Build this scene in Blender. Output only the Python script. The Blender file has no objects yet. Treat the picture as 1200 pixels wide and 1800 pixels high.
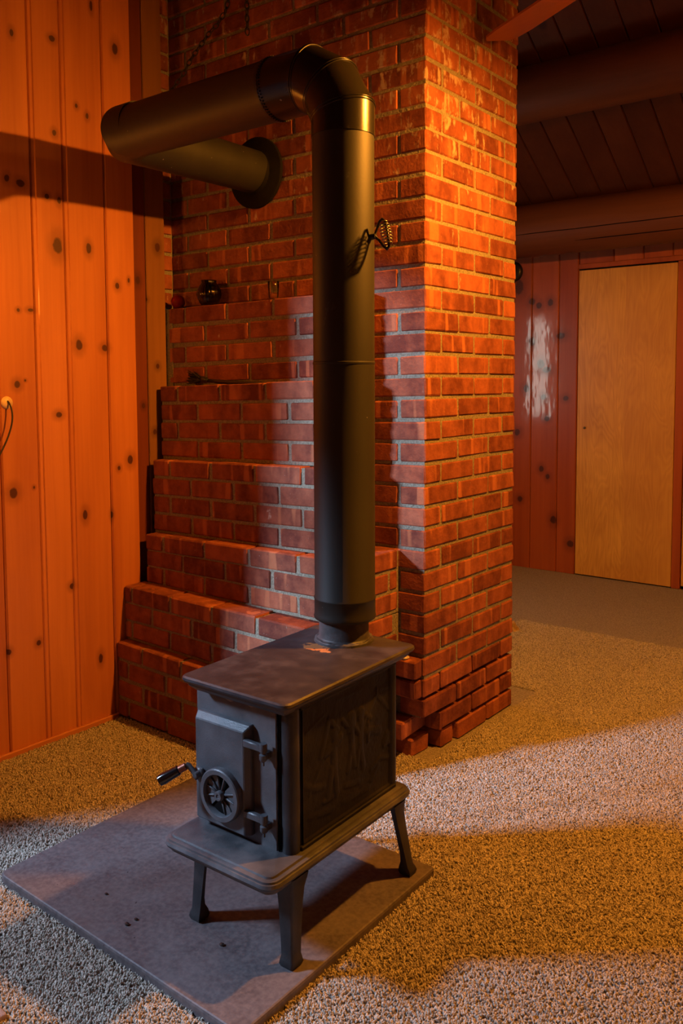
import bpy, bmesh, math, random
from mathutils import Vector, Matrix, Euler, noise
random.seed(7)
R = math.radians
C = bpy.context.scene.collection

# ------------------------------------------------------------------ camera
cd = bpy.data.cameras.new('camera'); cam = bpy.data.objects.new('camera', cd); C.objects.link(cam)
cd.sensor_fit = 'VERTICAL'; cd.sensor_height = 36.0; cd.sensor_width = 24.0
cd.lens = 1503.46 / 1800 * 36
cd.shift_y = -122.39 / 1800
cd.clip_start = 0.02
def cam_rot(yaw, pit, rol):
    cy, sy, cp, sp = math.cos(yaw), math.sin(yaw), math.cos(pit), math.sin(pit)
    d = Vector((-sy*cp, cy*cp, -sp)); r = Vector((cy, sy, 0)); u = r.cross(d)
    c, s = math.cos(rol), math.sin(rol)
    r2 = c*r + s*u; u2 = -s*r + c*u
    return Matrix((r2, u2, -d)).transposed()
CAMPOS = Vector((1.47341533, -2.2965532, -0.01047878))
cam.matrix_world = Matrix.Translation(CAMPOS) @ cam_rot(0.668048, 0.0712377, -0.00435158).to_4x4()
bpy.context.scene.camera = cam

# ------------------------------------------------------------------ exposure, sky and lights
sc = bpy.context.scene
sc.view_settings.view_transform = 'Standard'; sc.view_settings.look = 'None'
sc.view_settings.gamma = 1.0; sc.view_settings.use_curve_mapping = False
sc.view_settings.exposure = 0.0
sc.cycles.max_bounces = 8; sc.cycles.diffuse_bounces = 4; sc.cycles.glossy_bounces = 4
w = bpy.data.worlds.new('sky'); sc.world = w; w.use_nodes = True
w.node_tree.nodes['Background'].inputs[0].default_value = (0.45, 0.62, 1.0, 1)
w.node_tree.nodes['Background'].inputs[1].default_value = 0.15
WARM = (1.0, 0.34, 0.030); COOL = (0.50, 0.68, 1.0)
def area(name, loc, target, sx, sy, power, col):
    l = bpy.data.lights.new(name, 'AREA'); l.shape = 'RECTANGLE'; l.size = sx; l.size_y = sy
    l.energy = power; l.color = col
    o = bpy.data.objects.new(name, l); C.objects.link(o); o.location = loc
    o.rotation_euler = (Vector(target) - Vector(loc)).to_track_quat('-Z', 'Y').to_euler(); return o
def point(name, loc, power, col, rad):
    l = bpy.data.lights.new(name, 'POINT'); l.energy = power; l.color = col; l.shadow_soft_size = rad
    o = bpy.data.objects.new(name, l); C.objects.link(o); o.location = loc; return o
LAMP = Vector((0.92, -0.16, 0.91))
point('fan_lamp_light', LAMP, 215, WARM, 0.035)
point('wall_fill_light', (-0.985, -1.10, 0.30), 6, WARM, 0.05)  # added warm light to brighten the left wall, has no fixture
point('room_fill_light', (2.6, 1.3, 1.5), 30, WARM, 0.12)  # unseen warm fill put in for the carpet and far doors
# daylight just outside the three windows
area('daylight_side', (-2.35, -3.15, 1.55), (0.2, -0.9, -1.2), 0.45, 0.45, 300, COOL)
area('daylight_low', (-2.85, -5.4, 1.16), (-0.2, 0.0, -0.3), 0.5, 0.30, 820, COOL)
area('daylight_far', (-2.0, 1.02, 0.1), (-0.6, 2.8, 0.0), 0.42, 0.85, 10, (1.0, 0.93, 0.82))

# ------------------------------------------------------------------ node helper
class NT:
    def __init__(s, name):
        s.m = bpy.data.materials.new(name); s.m.use_nodes = True
        s.t = s.m.node_tree; s.b = s.t.nodes['Principled BSDF']
    def n(s, typ, ins=None, **kw):
        nd = s.t.nodes.new(typ)
        for k, v in kw.items(): setattr(nd, k, v)
        for k, v in (ins or {}).items(): s.put(nd.inputs[k], v)
        return nd
    def put(s, sock, v):
        if isinstance(v, bpy.types.NodeSocket): s.t.links.new(v, sock)
        else:
            if isinstance(v, tuple) and len(v) == 3 and sock.type == 'RGBA': v = v + (1,)
            sock.default_value = v
    def math(s, op, a, b=None, c=None, clamp=False):
        nd = s.t.nodes.new('ShaderNodeMath'); nd.operation = op; nd.use_clamp = clamp
        s.put(nd.inputs[0], a)
        if b is not None: s.put(nd.inputs[1], b)
        if c is not None: s.put(nd.inputs[2], c)
        return nd.outputs[0]
    def vm(s, op, a, b=None, out=0):
        nd = s.t.nodes.new('ShaderNodeVectorMath'); nd.operation = op
        s.put(nd.inputs[0], a)
        if b is not None: s.put(nd.inputs[1], b)
        return nd.outputs['Value'] if op in ('LENGTH', 'DISTANCE', 'DOT_PRODUCT') else nd.outputs[0]
    def mr(s, v, a, b, c=0.0, d=1.0, smooth=False):
        nd = s.n('ShaderNodeMapRange', {0: v, 1: a, 2: b, 3: c, 4: d})
        if smooth: nd.interpolation_type = 'SMOOTHSTEP'
        return nd.outputs[0]
    def noise(s, vec, scale, detail=3, rough=.55, dist=0.0, col=False):
        nd = s.n('ShaderNodeTexNoise', {'Vector': vec, 'Scale': scale, 'Detail': detail, 'Roughness': rough, 'Distortion': dist})
        return nd.outputs[1 if col else 0]
    def mix(s, f, a, b, typ='MIX'):
        nd = s.t.nodes.new('ShaderNodeMix'); nd.data_type = 'RGBA'; nd.blend_type = typ
        s.put(nd.inputs[0], f); s.put(nd.inputs[6], a); s.put(nd.inputs[7], b); return nd.outputs[2]
    def scale(s, v, sc_): return s.vm('MULTIPLY', v, sc_)
    def pos(s): return s.n('ShaderNodeNewGeometry').outputs['Position']
    def obj(s): return s.n('ShaderNodeTexCoord').outputs['Object']
    def rnd(s): return s.n('ShaderNodeObjectInfo').outputs['Random']
    def bump(s, h, strength=.5, dist=.002):
        nd = s.n('ShaderNodeBump', {'Height': h, 'Strength': strength, 'Distance': dist}); s.put(s.b.inputs['Normal'], nd.outputs[0]); return nd
    def fin(s, col=None, rough=None, spec=None, metal=None, coat=None):
        for k, v in (('Base Color', col), ('Roughness', rough), ('Specular IOR Level', spec), ('Metallic', metal), ('Coat Weight', coat)):
            if v is not None: s.put(s.b.inputs[k], v)
        return s.m

def plain(name, col, rough=.6, spec=.4, metal=0.0, nscale=30, var=.25, bump=.15):
    t = NT(name); p = t.obj(); n = t.noise(p, nscale, 4)
    c2 = tuple(min(1, v*(1+var)) for v in col); c1 = tuple(v*(1-var) for v in col)
    t.bump(t.noise(p, nscale*4, 3), bump, .001)
    return t.fin(t.mix(t.mr(n, .3, .7), c1, c2), rough, spec, metal)

def wood(name, light, dark, axis, knots=(), rough=.45, spec=.4, voro=0.0, fine=1.0, wavy=0.0, coat=0.0, knotcol=(.055, .012, .006)):
    """board wood; axis = index across the board, grain runs along `along`"""
    across, along = axis
    t = NT(name); p = t.pos(); r = t.rnd()
    off = t.n('ShaderNodeCombineXYZ', {0: t.math('MULTIPLY', r, 37.0), 1: t.math('MULTIPLY', r, 91.0), 2: t.math('MULTIPLY', r, 53.0)}).outputs[0]
    ko = None
    for (a, b, ra, rb) in knots:
        cen = [0, 0, 0]; cen[across] = a; cen[along] = b
        s_ = [0, 0, 0]; s_[across] = 1/ra; s_[along] = 1/rb
        d = t.vm('LENGTH', t.vm('MULTIPLY', t.vm('SUBTRACT', p, tuple(cen)), tuple(s_)))
        ko = d if ko is None else t.math('MINIMUM', ko, d)
    sc_ = [3.0, 3.0, 3.0]; sc_[along] = .35
    gv = t.vm('ADD', t.vm('MULTIPLY', p, tuple(sc_)), off)
    g1 = t.noise(gv, 2.2*fine, 3, .5, .6)
    sc2 = [60.0, 60.0, 60.0]; sc2[along] = 1.6
    warp = t.vm('SCALE', t.noise(t.vm('ADD', p, off), 3.0, 2, col=True), None)
    warp.node.inputs['Scale'].default_value = 1.2
    g2 = t.noise(t.vm('ADD', t.vm('MULTIPLY', p, tuple(sc2)), t.vm('ADD', warp, off)), 1.0*fine, 4, .6)
    f = t.math('ADD', t.math('MULTIPLY', t.mr(g1, .25, .75), .68), t.math('MULTIPLY', t.mr(g2, .2, .8), .32))
    f = t.math('ADD', f, t.mr(r, 0, 1, -.16, .16), clamp=True)
    col = t.mix(f, dark, light)
    if ko is not None:
        wob = t.math('MULTIPLY', t.math('SUBTRACT', t.noise(t.vm('MULTIPLY', p, (40.0,)*3), 1.0, 2), .5), .7)
        k2 = t.math('ADD', ko, wob)
        halo = t.mr(k2, 1.0, 3.2, .45, 0.0, True); core = t.mr(k2, .75, 1.15, .9, 0.0, True)
        col = t.mix(halo, col, tuple(v*.45 for v in dark)); col = t.mix(core, col, knotcol)
    if voro:
        sv = [7.0, 7.0, 7.0]; sv[along] = 2.3
        vd = t.n('ShaderNodeTexVoronoi', {'Vector': t.vm('ADD', t.vm('MULTIPLY', p, tuple(sv)), off), 'Scale': voro}).outputs['Distance']
        col = t.mix(t.mr(vd, .06, .13, .85, 0, True), col, knotcol)
    h = t.math('MULTIPLY', g2, .4)
    if wavy: h = t.math('ADD', h, t.math('MULTIPLY', t.noise(t.vm('MULTIPLY', p, (9.0, 9.0, 3.0)), 1.0, 2), wavy))
    bp_ = t.bump(h, .25, .002)
    if coat:
        if wavy: t.put(t.b.inputs['Coat Normal'], t.n('ShaderNodeBump', {'Height': t.noise(t.vm('MULTIPLY', p, (16.0, 16.0, 7.0)), 1.0, 2), 'Strength': .35, 'Distance': .004}).outputs[0])
        t.put(t.b.inputs['Coat Weight'], coat); t.put(t.b.inputs['Coat Roughness'], .09)
    return t.fin(col, rough, spec)

# ------------------------------------------------------------------ materials
def mat_brick():
    t = NT('brick_clay'); p = t.obj(); r = t.rnd(); wp = t.pos()
    off = t.n('ShaderNodeCombineXYZ', {0: t.math('MULTIPLY', r, 77.0), 1: t.math('MULTIPLY', r, 31.0), 2: t.math('MULTIPLY', r, 13.0)}).outputs[0]
    q = t.vm('ADD', p, off)
    band = t.noise(t.vm('MULTIPLY', q, (14.0, 14.0, 2.0)), 1.0, 2, .4)          # kiln stripes across a brick
    mott = t.noise(q, 28, 4, .6)
    f = t.math('ADD', t.math('MULTIPLY', t.mr(band, .35, .65), .42), t.math('MULTIPLY', t.mr(mott, .3, .7), .52))
    f = t.math('ADD', f, t.mr(r, 0, 1, -.32, .24), clamp=True)
    col = t.mix(f, (.145, .040, .026), (.40, .128, .066))
    flash = t.mr(t.noise(t.vm('MULTIPLY', t.vm('ADD', q, (5.0, 3.0, 9.0)), (22.0, 22.0, 1.5)), 1.0, 1), .62, .68)
    col = t.mix(t.math('MULTIPLY', flash, .55), col, (.56, .20, .09))
    # lime bloom and mortar smears, thickest on the upper part of the corner
    z = t.n('ShaderNodeSeparateXYZ', {0: wp}).outputs[2]
    near = t.vm('LENGTH', t.vm('MULTIPLY', t.vm('SUBTRACT', wp, (0.0, .16, .93)), (1.0, 2.6, 2.2)))
    up = t.math('ADD', t.mr(z, -.1, .95, .0, .095), t.mr(near, .15, .85, .065, 0.0))
    sm = t.noise(t.vm('MULTIPLY', wp, (1.0, 1.0, .7)), 21, 5, .65)
    sm2 = t.noise(t.vm('MULTIPLY', wp, (50.0, 50.0, 9.0)), 1.0, 3, .6)
    amt = t.math('ADD', t.math('ADD', t.math('MULTIPLY', sm, .62), t.math('MULTIPLY', sm2, .38)), up)
    col = t.mix(t.math('MULTIPLY', t.mr(amt, .655, .72), .72), col, (.55, .44, .33))
    fl = t.noise(wp, 120, 2)
    col = t.mix(t.mr(fl, .73, .77, 0, .5), col, (.55, .42, .34))
    t.bump(t.math('ADD', t.noise(wp, 90, 4, .65), t.math('MULTIPLY', t.noise(wp, 22, 2), .8)), .7, .0035)
    return t.fin(col, .88, .18)
def mat_mortar():
    t = NT('mortar'); p = t.pos()
    n = t.noise(p, 160, 3); n2 = t.noise(p, 6, 3)
    col = t.mix(t.mr(n, .3, .7), (.17, .155, .11), (.36, .325, .24)); col = t.mix(t.mr(n2, .35, .7, 0, .5), col, (.24, .21, .15))
    t.bump(t.math('ADD', n, t.math('MULTIPLY', t.noise(p, 45, 3), 1.2)), .9, .004)
    return t.fin(col, .95, .1)
M = {}
M['brick'] = mat_brick(); M['mortar'] = mat_mortar()
LK = [(-.733,1.106,.007,.012),(-.586,1.131,.011,.010),(-.428,1.289,.006,.017),(-.331,1.173,.012,.020),(-.498,.935,.006,.008),(-.455,.91,.006,.010),
 (-.587,.825,.008,.010),(-.765,.644,.009,.012),(-.717,.636,.016,.012),(-.622,.61,.008,.009),(-.575,.604,.008,.012),(-.586,.451,.018,.028),(-.462,.456,.010,.018),
 (-.344,.338,.009,.012),(-.293,.361,.005,.009),(-.739,.226,.006,.006),(-.694,.229,.011,.006),(-.511,.119,.013,.019),(-.404,.112,.013,.012),(-.751,-.016,.011,.012),
 (-.722,-.003,.004,.004),(-.598,-.12,.012,.010),(-.776,-.37,.015,.018),(-.701,-.36,.004,.005),(-.303,-.297,.012,.017),(-.355,-.324,.007,.009),(-.504,-.477,.010,.018),
 (-.39,-.492,.006,.014),(-.701,-.89,.009,.010),(-.454,-1.008,.009,.018),(-.81,-.894,.008,.010),(-.565,-.721,.010,.010)]
M['pine'] = wood('pine_wall', (.66, .235, .062), (.37, .095, .022), (1, 2), LK, .5, .35, coat=.15)
DK = [(-1.115,.599,.03,.05),(-1.021,.501,.022,.022),(-.973,.472,.02,.02),(-.895,.486,.018,.022),(-1.055,-.063,.02,.025),(-.916,.058,.03,.02),(-.934,-.118,.018,.02),
 (-.782,-.124,.018,.016),(-1.117,-.353,.02,.022),(-.908,-.257,.018,.016),(-.943,-.585,.016,.02),(-.899,-.634,.014,.018),(-1.095,-.795,.018,.02),(-.737,-1.056,.022,.024),(-.856,-.913,.02,.026),
 (-1.018,.244,.02,.03),(-.956,.095,.025,.03),(-.822,.273,.03,.02),(-1.3,.2,.02,.03),(-1.45,-.4,.02,.03)]
M['pine_far'] = wood('pine_far_wall', (.50, .125, .026), (.25, .045, .010), (0, 2), DK, .38, .5, wavy=1.6, coat=.8, fine=.8)
M['pine_trim'] = wood('pine_trim', (.44, .17, .05), (.25, .08, .025), (1, 2), [(-.15,.05,.01,.012),(-.17,-.2,.012,.014),(-.2,.3,.01,.01),(-.14,.62,.012,.01)], .6, .3)
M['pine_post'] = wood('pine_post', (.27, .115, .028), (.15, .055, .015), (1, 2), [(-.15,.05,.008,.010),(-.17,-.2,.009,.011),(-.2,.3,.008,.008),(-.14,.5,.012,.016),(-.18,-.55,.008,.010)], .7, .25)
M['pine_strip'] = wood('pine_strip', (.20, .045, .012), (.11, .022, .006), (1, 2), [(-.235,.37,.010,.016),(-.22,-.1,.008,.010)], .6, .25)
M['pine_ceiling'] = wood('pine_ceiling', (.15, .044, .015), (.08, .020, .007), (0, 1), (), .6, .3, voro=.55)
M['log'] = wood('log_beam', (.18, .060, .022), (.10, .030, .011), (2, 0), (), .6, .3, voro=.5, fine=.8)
M['pine_base'] = wood('pine_baseboard', (.62, .23, .07), (.42, .13, .04), (2, 1), (), .5, .35)

def mat_door():
    t = NT('birch_door'); p = t.pos(); r = t.rnd()
    q = t.vm('MULTIPLY', p, (7.0, 7.0, 1.1))
    w1 = t.noise(q, 1.0, 2, .5, 1.0)
    rings = t.math('FRACT', t.math('MULTIPLY', w1, 16.0))
    rings = t.math('ABSOLUTE', t.math('SUBTRACT', rings, .5))
    fine = t.noise(t.vm('MULTIPLY', p, (120.0, 120.0, 4.0)), 1.0, 3)
    f = t.math('ADD', t.math('MULTIPLY', t.mr(rings, 0, .5), .3), t.math('MULTIPLY', t.mr(fine, .3, .7), .35))
    x = t.n('ShaderNodeSeparateXYZ', {0: p}).outputs[0]
    f = t.math('ADD', f, t.math('MULTIPLY', t.mr(t.noise(p, 3.2, 2), .35, .65), .35))
    col = t.mix(f, (.50, .25, .045), (.78, .47, .095))
    sheet = t.math('GREATER_THAN', x, -.405)
    col = t.mix(t.math('MULTIPLY', sheet, .35), col, (.50, .24, .060))
    t.put(t.b.inputs['Coat Weight'], .35); t.put(t.b.inputs['Coat Roughness'], .3)
    t.bump(fine, .1, .001)
    return t.fin(col, .42, .45)
M['door'] = mat_door()
def mat_carpet():
    t = NT('carpet'); p = t.pos()
    n = t.noise(p, 230, 3, .7); n2 = t.noise(p, 95, 3, .6); n3 = t.noise(p, 2.5, 3)
    col = t.mix(t.mr(n, .36, .62), (.16, .135, .112), (.55, .49, .425))
    col = t.mix(t.mr(n2, .4, .62, 0, .35), col, (.24, .20, .17)); col = t.mix(t.mr(n3, .3, .7, 0, .22), col, (.30, .24, .18))
    t.bump(t.math('ADD', n, t.math('MULTIPLY', n2, 1.1)), 1.0, .008)
    t.put(t.b.inputs['Sheen Weight'], .2)
    return t.fin(col, .97, .05)
M['carpet'] = mat_carpet()
def mat_pile():
    t = NT('carpet_pile'); r = t.rnd(); p = t.pos()
    n = t.noise(p, 150, 2, .7); n3 = t.noise(p, 2.5, 3)
    col = t.mix(t.mr(n, .32, .62), (.20, .175, .14), (.62, .57, .49)); col = t.mix(t.mr(n3, .3, .7, 0, .22), col, (.30, .24, .18))
    return t.fin(col, .95, .05)
M['pile'] = mat_pile()
def mat_slab():
    t = NT('slate'); p = t.pos()
    n = t.noise(p, 9, 5, .6); n2 = t.noise(p, 80, 4); n3 = t.noise(p, 4, 3)
    col = t.mix(t.mr(n, .3, .7), (.060, .052, .056), (.118, .102, .106)); col = t.mix(t.mr(n2, .35, .65, 0, .45), col, (.20, .17, .165))
    col = t.mix(t.mr(n3, .5, .75, 0, .4), col, (.15, .10, .085))
    sp = t.noise(p, 60, 2); col = t.mix(t.mr(sp, .74, .78), col, (.03, .02, .02))
    t.bump(t.math('ADD', n2, n), .35, .002)
    return t.fin(col, t.mr(n, .3, .7, .5, .68), .4)
M['slab'] = mat_slab()
def mat_iron(name, col, rough=.55, dust=0.0, spec=.5, top=False, panel=False):
    t = NT(name); p = t.obj(); n = t.noise(p, 14, 5, .6); n2 = t.noise(p, 260, 3)
    c = t.mix(t.mr(n, .3, .7), tuple(v*.7 for v in col), tuple(v*1.4 for v in col))
    if dust:
        nn = t.noise(p, 7, 4, .6)
        c = t.mix(t.mr(nn, .5, .7, 0, dust), c, (.17, .15, .145))
    if top:   # scorched rust mark and a dusty ring round the flue
        q = t.vm('SUBTRACT', p, (-.046, .118, .0)); q = t.vm('MULTIPLY', q, (1/.034, 1/.026, 0.0))
        d = t.math('ADD', t.vm('LENGTH', q), t.math('MULTIPLY', t.math('SUBTRACT', t.noise(p, 65, 4), .5), 2.6))
        c = t.mix(t.mr(d, .8, 1.0, .85, 0), c, (.62, .26, .08))
        q = t.vm('SUBTRACT', p, (-.006, .105, .0)); q = t.vm('MULTIPLY', q, (1/.016, 1/.010, 0.0))
        d = t.math('ADD', t.vm('LENGTH', q), t.math('MULTIPLY', t.math('SUBTRACT', t.noise(p, 80, 3), .5), 1.8))
        c = t.mix(t.mr(d, .8, 1.0, .8, 0), c, (.62, .28, .10))
    t.bump(t.math('ADD', n2, t.math('MULTIPLY', t.noise(p, 60, 3), .8)), .4, .0012)
    return t.fin(c, t.mr(n, .3, .7, rough-.08, rough+.1), spec)
M['iron'] = mat_iron('cast_iron', (.016, .016, .018), .5, .15)
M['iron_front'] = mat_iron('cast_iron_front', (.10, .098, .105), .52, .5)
M['iron_door'] = mat_iron('cast_iron_door', (.070, .074, .082), .45, .12)
M['iron_top'] = mat_iron('cast_iron_top', (.036, .029, .032), .46, .28, top=True)
M['iron_tray'] = mat_iron('cast_iron_tray', (.060, .061, .066), .4, .55)
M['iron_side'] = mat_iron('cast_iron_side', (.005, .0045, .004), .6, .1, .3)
def mat_pipe(name, col, rough):
    t = NT(name); p = t.obj(); n = t.noise(t.vm('MULTIPLY', p, (3.0, 3.0, 1.0)), 2.5, 4)
    c = t.mix(t.mr(n, .3, .7), tuple(v*.8 for v in col), tuple(v*1.25 for v in col))
    sm = t.noise(t.vm('MULTIPLY', p, (1.0, 1.0, .5)), 16, 5, .7)
    c = t.mix(t.mr(sm, .66, .74, 0, .3), c, (.16, .15, .14))
    fl = t.noise(p, 70, 1); c = t.mix(t.mr(fl, .80, .82, 0, .8), c, (.35, .32, .3))
    t.bump(t.noise(p, 120, 3), .12, .001)
    return t.fin(c, rough, .45)
M['pipe'] = mat_pipe('stove_pipe_paint', (.022, .021, .015), .55)
M['pipe_shiny'] = mat_pipe('stove_pipe_enamel', (.015, .013, .009), .27)
M['collar'] = mat_iron('flue_collar', (.045, .043, .042), .5, .7)
M['black'] = plain('black_metal', (.015, .014, .013), .35, .5)
M['grip'] = plain('black_grip', (.008, .006, .006), .12, .6, bump=.02)
M['copper'] = plain('dull_copper', (.22, .07, .04), .35, .5, .6)
M['spring'] = plain('spring_wire', (.30, .26, .20), .3, .5, .9)
M['dark'] = plain('dark_void', (.004, .003, .003), .9, .1)
M['ball'] = plain('red_rubber', (.30, .012, .006), .55, .3)
M['wax'] = plain('candle_wax', (.45, .16, .06), .5, .4)
M['bristle'] = plain('brush_bristle', (.022, .016, .012), .8, .2)
M['plate'] = plain('ivory_plastic', (.75, .50, .24), .4, .5, bump=.02)
M['cord'] = plain('dark_cord', (.03, .02, .015), .5, .4)
M['cloth'] = plain('tan_cloth', (.42, .28, .14), .9, .1)
M['white_chip'] = plain('plaster_chip', (.62, .55, .50), .9, .1)
M['blade'] = wood('fan_blade', (.38, .13, .045), (.26, .08, .03), (1, 0), (), .42, .4)
M['brass'] = plain('fan_bronze', (.20, .12, .05), .35, .5, .8)
M['plaster'] = plain('painted_plaster', (.35, .24, .14), .8, .2)
M['rug'] = None
def mat_rug():
    t = NT('patterned_rug'); p = t.pos(); v = t.n('ShaderNodeTexVoronoi', {'Vector': p, 'Scale': 26.0}).outputs['Distance']
    c = t.mix(t.mr(v, .25, .4), (.10, .025, .02), (.30, .21, .17)); t.bump(t.noise(p, 300, 2), .6, .003)
    return t.fin(c, .95, .05)
M['rug'] = mat_rug()
def mat_glass(name, col, rough=.05):
    t = NT(name); t.put(t.b.inputs['Transmission Weight'], 1.0); t.put(t.b.inputs['IOR'], 1.45)
    return t.fin(col, rough)
M['glass'] = mat_glass('clear_glass', (.95, .93, .88)); M['vase'] = mat_glass('smoked_glass', (.10, .085, .05), .12)
def mat_emit(name, col, st):
    t = NT(name); t.put(t.b.inputs['Emission Color'], col + (1,)); t.put(t.b.inputs['Emission Strength'], st); return t.fin(col, .5)
def mat_shade():
    t = NT('frosted_shade'); out = t.t.nodes['Material Output']
    tr = t.n('ShaderNodeBsdfTransparent', {'Color': (.26, .20, .13)}); df = t.n('ShaderNodeBsdfTranslucent', {'Color': (.8, .6, .4)})
    mx = t.n('ShaderNodeMixShader', {0: .35}); t.t.links.new(tr.outputs[0], mx.inputs[1]); t.t.links.new(df.outputs[0], mx.inputs[2]); t.t.links.new(mx.outputs[0], out.inputs[0])
    return t.m
M['shade'] = mat_shade()
def mat_pane():
    t = NT('window_glass'); out = t.t.nodes['Material Output']
    tr = t.n('ShaderNodeBsdfTransparent', {'Color': (.98, .99, .98)}); gl = t.n('ShaderNodeBsdfGlossy', {'Roughness': .02})
    mx = t.n('ShaderNodeMixShader', {0: .04}); t.t.links.new(tr.outputs[0], mx.inputs[1]); t.t.links.new(gl.outputs[0], mx.inputs[2]); t.t.links.new(mx.outputs[0], out.inputs[0])
    return t.m
M['pane'] = mat_pane()
M['bulb'] = mat_emit('lit_bulb', (1.0, .45, .12), 12)

# ------------------------------------------------------------------ mesh helpers
def obj(name, bm, mat, parent=None, smooth=False):
    me = bpy.data.meshes.new(name)
    if isinstance(bm, bmesh.types.BMesh):
        bmesh.ops.recalc_face_normals(bm, faces=bm.faces[:])
        bm.to_mesh(me); bm.free()
    else: me = bm
    if mat and not me.materials: me.materials.append(mat)
    if smooth:
        for p in me.polygons: p.use_smooth = True
    o = bpy.data.objects.new(name, me); C.objects.link(o)
    if parent is not None: o.parent = parent
    return o
def autosmooth(o, ang=35):
    me = o.data
    for p in me.polygons: p.use_smooth = True
    bm = bmesh.new(); bm.from_mesh(me)
    for e in bm.edges:
        if len(e.link_faces) == 2 and e.calc_face_angle(0) > R(ang): e.smooth = False
    bm.to_mesh(me); bm.free(); return o
def tag(o, label=None, cat=None, group=None, kind=None):
    if label: o['label'] = label
    if cat: o['category'] = cat
    if group: o['group'] = group
    if kind: o['kind'] = kind
    return o
def empty(name, loc=(0, 0, 0), rz=0, parent=None):
    o = bpy.data.objects.new(name, None); C.objects.link(o); o.location = loc; o.rotation_euler = (0, 0, rz); o.empty_display_size = .05
    if parent is not None: o.parent = parent
    return o
def box(bm, x0, x1, y0, y1, z0, z1, bev=0, seg=1):
    g = bmesh.ops.create_cube(bm, size=1)
    for v in g['verts']:
        v.co = Vector((x0 + (v.co.x+.5)*(x1-x0), y0 + (v.co.y+.5)*(y1-y0), z0 + (v.co.z+.5)*(z1-z0)))
    if bev:
        es = {e for v in g['verts'] for e in v.link_edges}
        bmesh.ops.bevel(bm, geom=list(es), offset=bev, segments=seg, affect='EDGES', profile=.6)
    return g['verts']
def mb(): return bmesh.new()
def boxm(*a, **k):
    b = mb(); box(b, *a, **k); return b
def frame_at(d):
    d = Vector(d).normalized(); up = Vector((0, 0, 1)) if abs(d.z) < .95 else Vector((1, 0, 0))
    a = d.cross(up).normalized(); b = a.cross(d).normalized(); return a, b
def sweep(bm, pts, radii, seg=16, closed=False, caps=True, a0=None):
    """tube through pts with mitred joints"""
    pts = [Vector(p) for p in pts]; n = len(pts); rings = []
    if isinstance(radii, (int, float)): radii = [radii]*n
    a = a0
    for i, p in enumerate(pts):
        if closed: di = (pts[i]-pts[i-1]).normalized(); do = (pts[(i+1) % n]-pts[i]).normalized()
        else:
            di = (pts[i]-pts[i-1]).normalized() if i else (pts[1]-pts[0]).normalized()
            do = (pts[i+1]-pts[i]).normalized() if i < n-1 else di
        t = (di+do).normalized()
        if a is None: a, _ = frame_at(di)
        a = (a - di*a.dot(di)).normalized(); b = di.cross(a)
        ring = []
        for k in range(seg):
            th = 2*math.pi*k/seg; v = (a*math.cos(th)+b*math.sin(th))*radii[i]
            s = -v.dot(t)/max(.2, di.dot(t)); v = v + di*s       # project along di onto the mitre plane
            ring.append(bm.verts.new(p+v))
        a = (a - do*a.dot(do)).normalized()
        rings.append(ring)
    m = n if closed else n-1
    for i in range(m):
        r0, r1 = rings[i], rings[(i+1) % n]
        for k in range(seg): bm.faces.new((r0[k], r0[(k+1) % seg], r1[(k+1) % seg], r1[k]))
    if caps and not closed:
        bm.faces.new(rings[0][::-1]); bm.faces.new(rings[-1])
    return rings
def lathe(bm, prof, seg=32, cx=0, cy=0, cz=0, axis='Z', wob=None):
    rings = []
    for (r, h) in prof:
        ring = []
        for k in range(seg):
            th = 2*math.pi*k/seg; rr = r*(wob(th, h) if wob else 1)
            c, s = rr*math.cos(th), rr*math.sin(th)
            v = {'Z': (c, s, h), 'Y': (c, h, s), 'X': (h, c, s)}[axis]
            ring.append(bm.verts.new((v[0]+cx, v[1]+cy, v[2]+cz)))
        rings.append(ring)
    for a, b in zip(rings, rings[1:]):
        for k in range(seg): bm.faces.new((a[k], a[(k+1) % seg], b[(k+1) % seg], b[k]))
    if prof[0][0] > 1e-6: bm.faces.new(rings[0][::-1])
    if prof[-1][0] > 1e-6: bm.faces.new(rings[-1])
    bmesh.ops.remove_doubles(bm, verts=bm.verts[:], dist=1e-6)
def roundrect(hx, hy, r, seg=6, cx=0, cy=0):
    pts = []
    for (sx, sy, a0) in ((1, 1, 0), (-1, 1, 90), (-1, -1, 180), (1, -1, 270)):
        for k in range(seg+1):
            a = R(a0+90*k/seg); pts.append((cx+sx*(hx-r)+r*math.cos(a), cy+sy*(hy-r)+r*math.sin(a)))
    return pts
def stack_profile(bm, hx, hy, r, levels, cx=0, cy=0):
    """moulded plate: levels = [(inset, z)]"""
    rings = []
    for (ins, z) in levels:
        rings.append([bm.verts.new((x, y, z)) for x, y in roundrect(hx-ins, hy-ins, max(.002, r-ins), 6, cx, cy)])
    n = len(rings[0])
    for a, b in zip(rings, rings[1:]):
        for k in range(n): bm.faces.new((a[k], a[(k+1) % n], b[(k+1) % n], b[k]))
    bm.faces.new(rings[0][::-1]); bm.faces.new(rings[-1])

# ------------------------------------------------------------------ room constants
FZ = -1.251; YB = 2.867; WX = -1.096; CH = .07
TA = math.tan(R(32.36)); RIDGE_Y = -1.0
def ceil_z(y):
    c = (2.354 - .5352*YB)/.8447
    return c + TA*(YB-y) if y > RIDGE_Y else c + TA*(YB-RIDGE_Y) - TA*(RIDGE_Y-y)
XL, XR, YF = -1.78, 3.7, -5.0

# floor
fl = tag(obj('floor', boxm(XL-.1, XR+.1, YF-.1, YB+.12, FZ-.1, FZ), M['carpet']), kind='structure')

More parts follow.
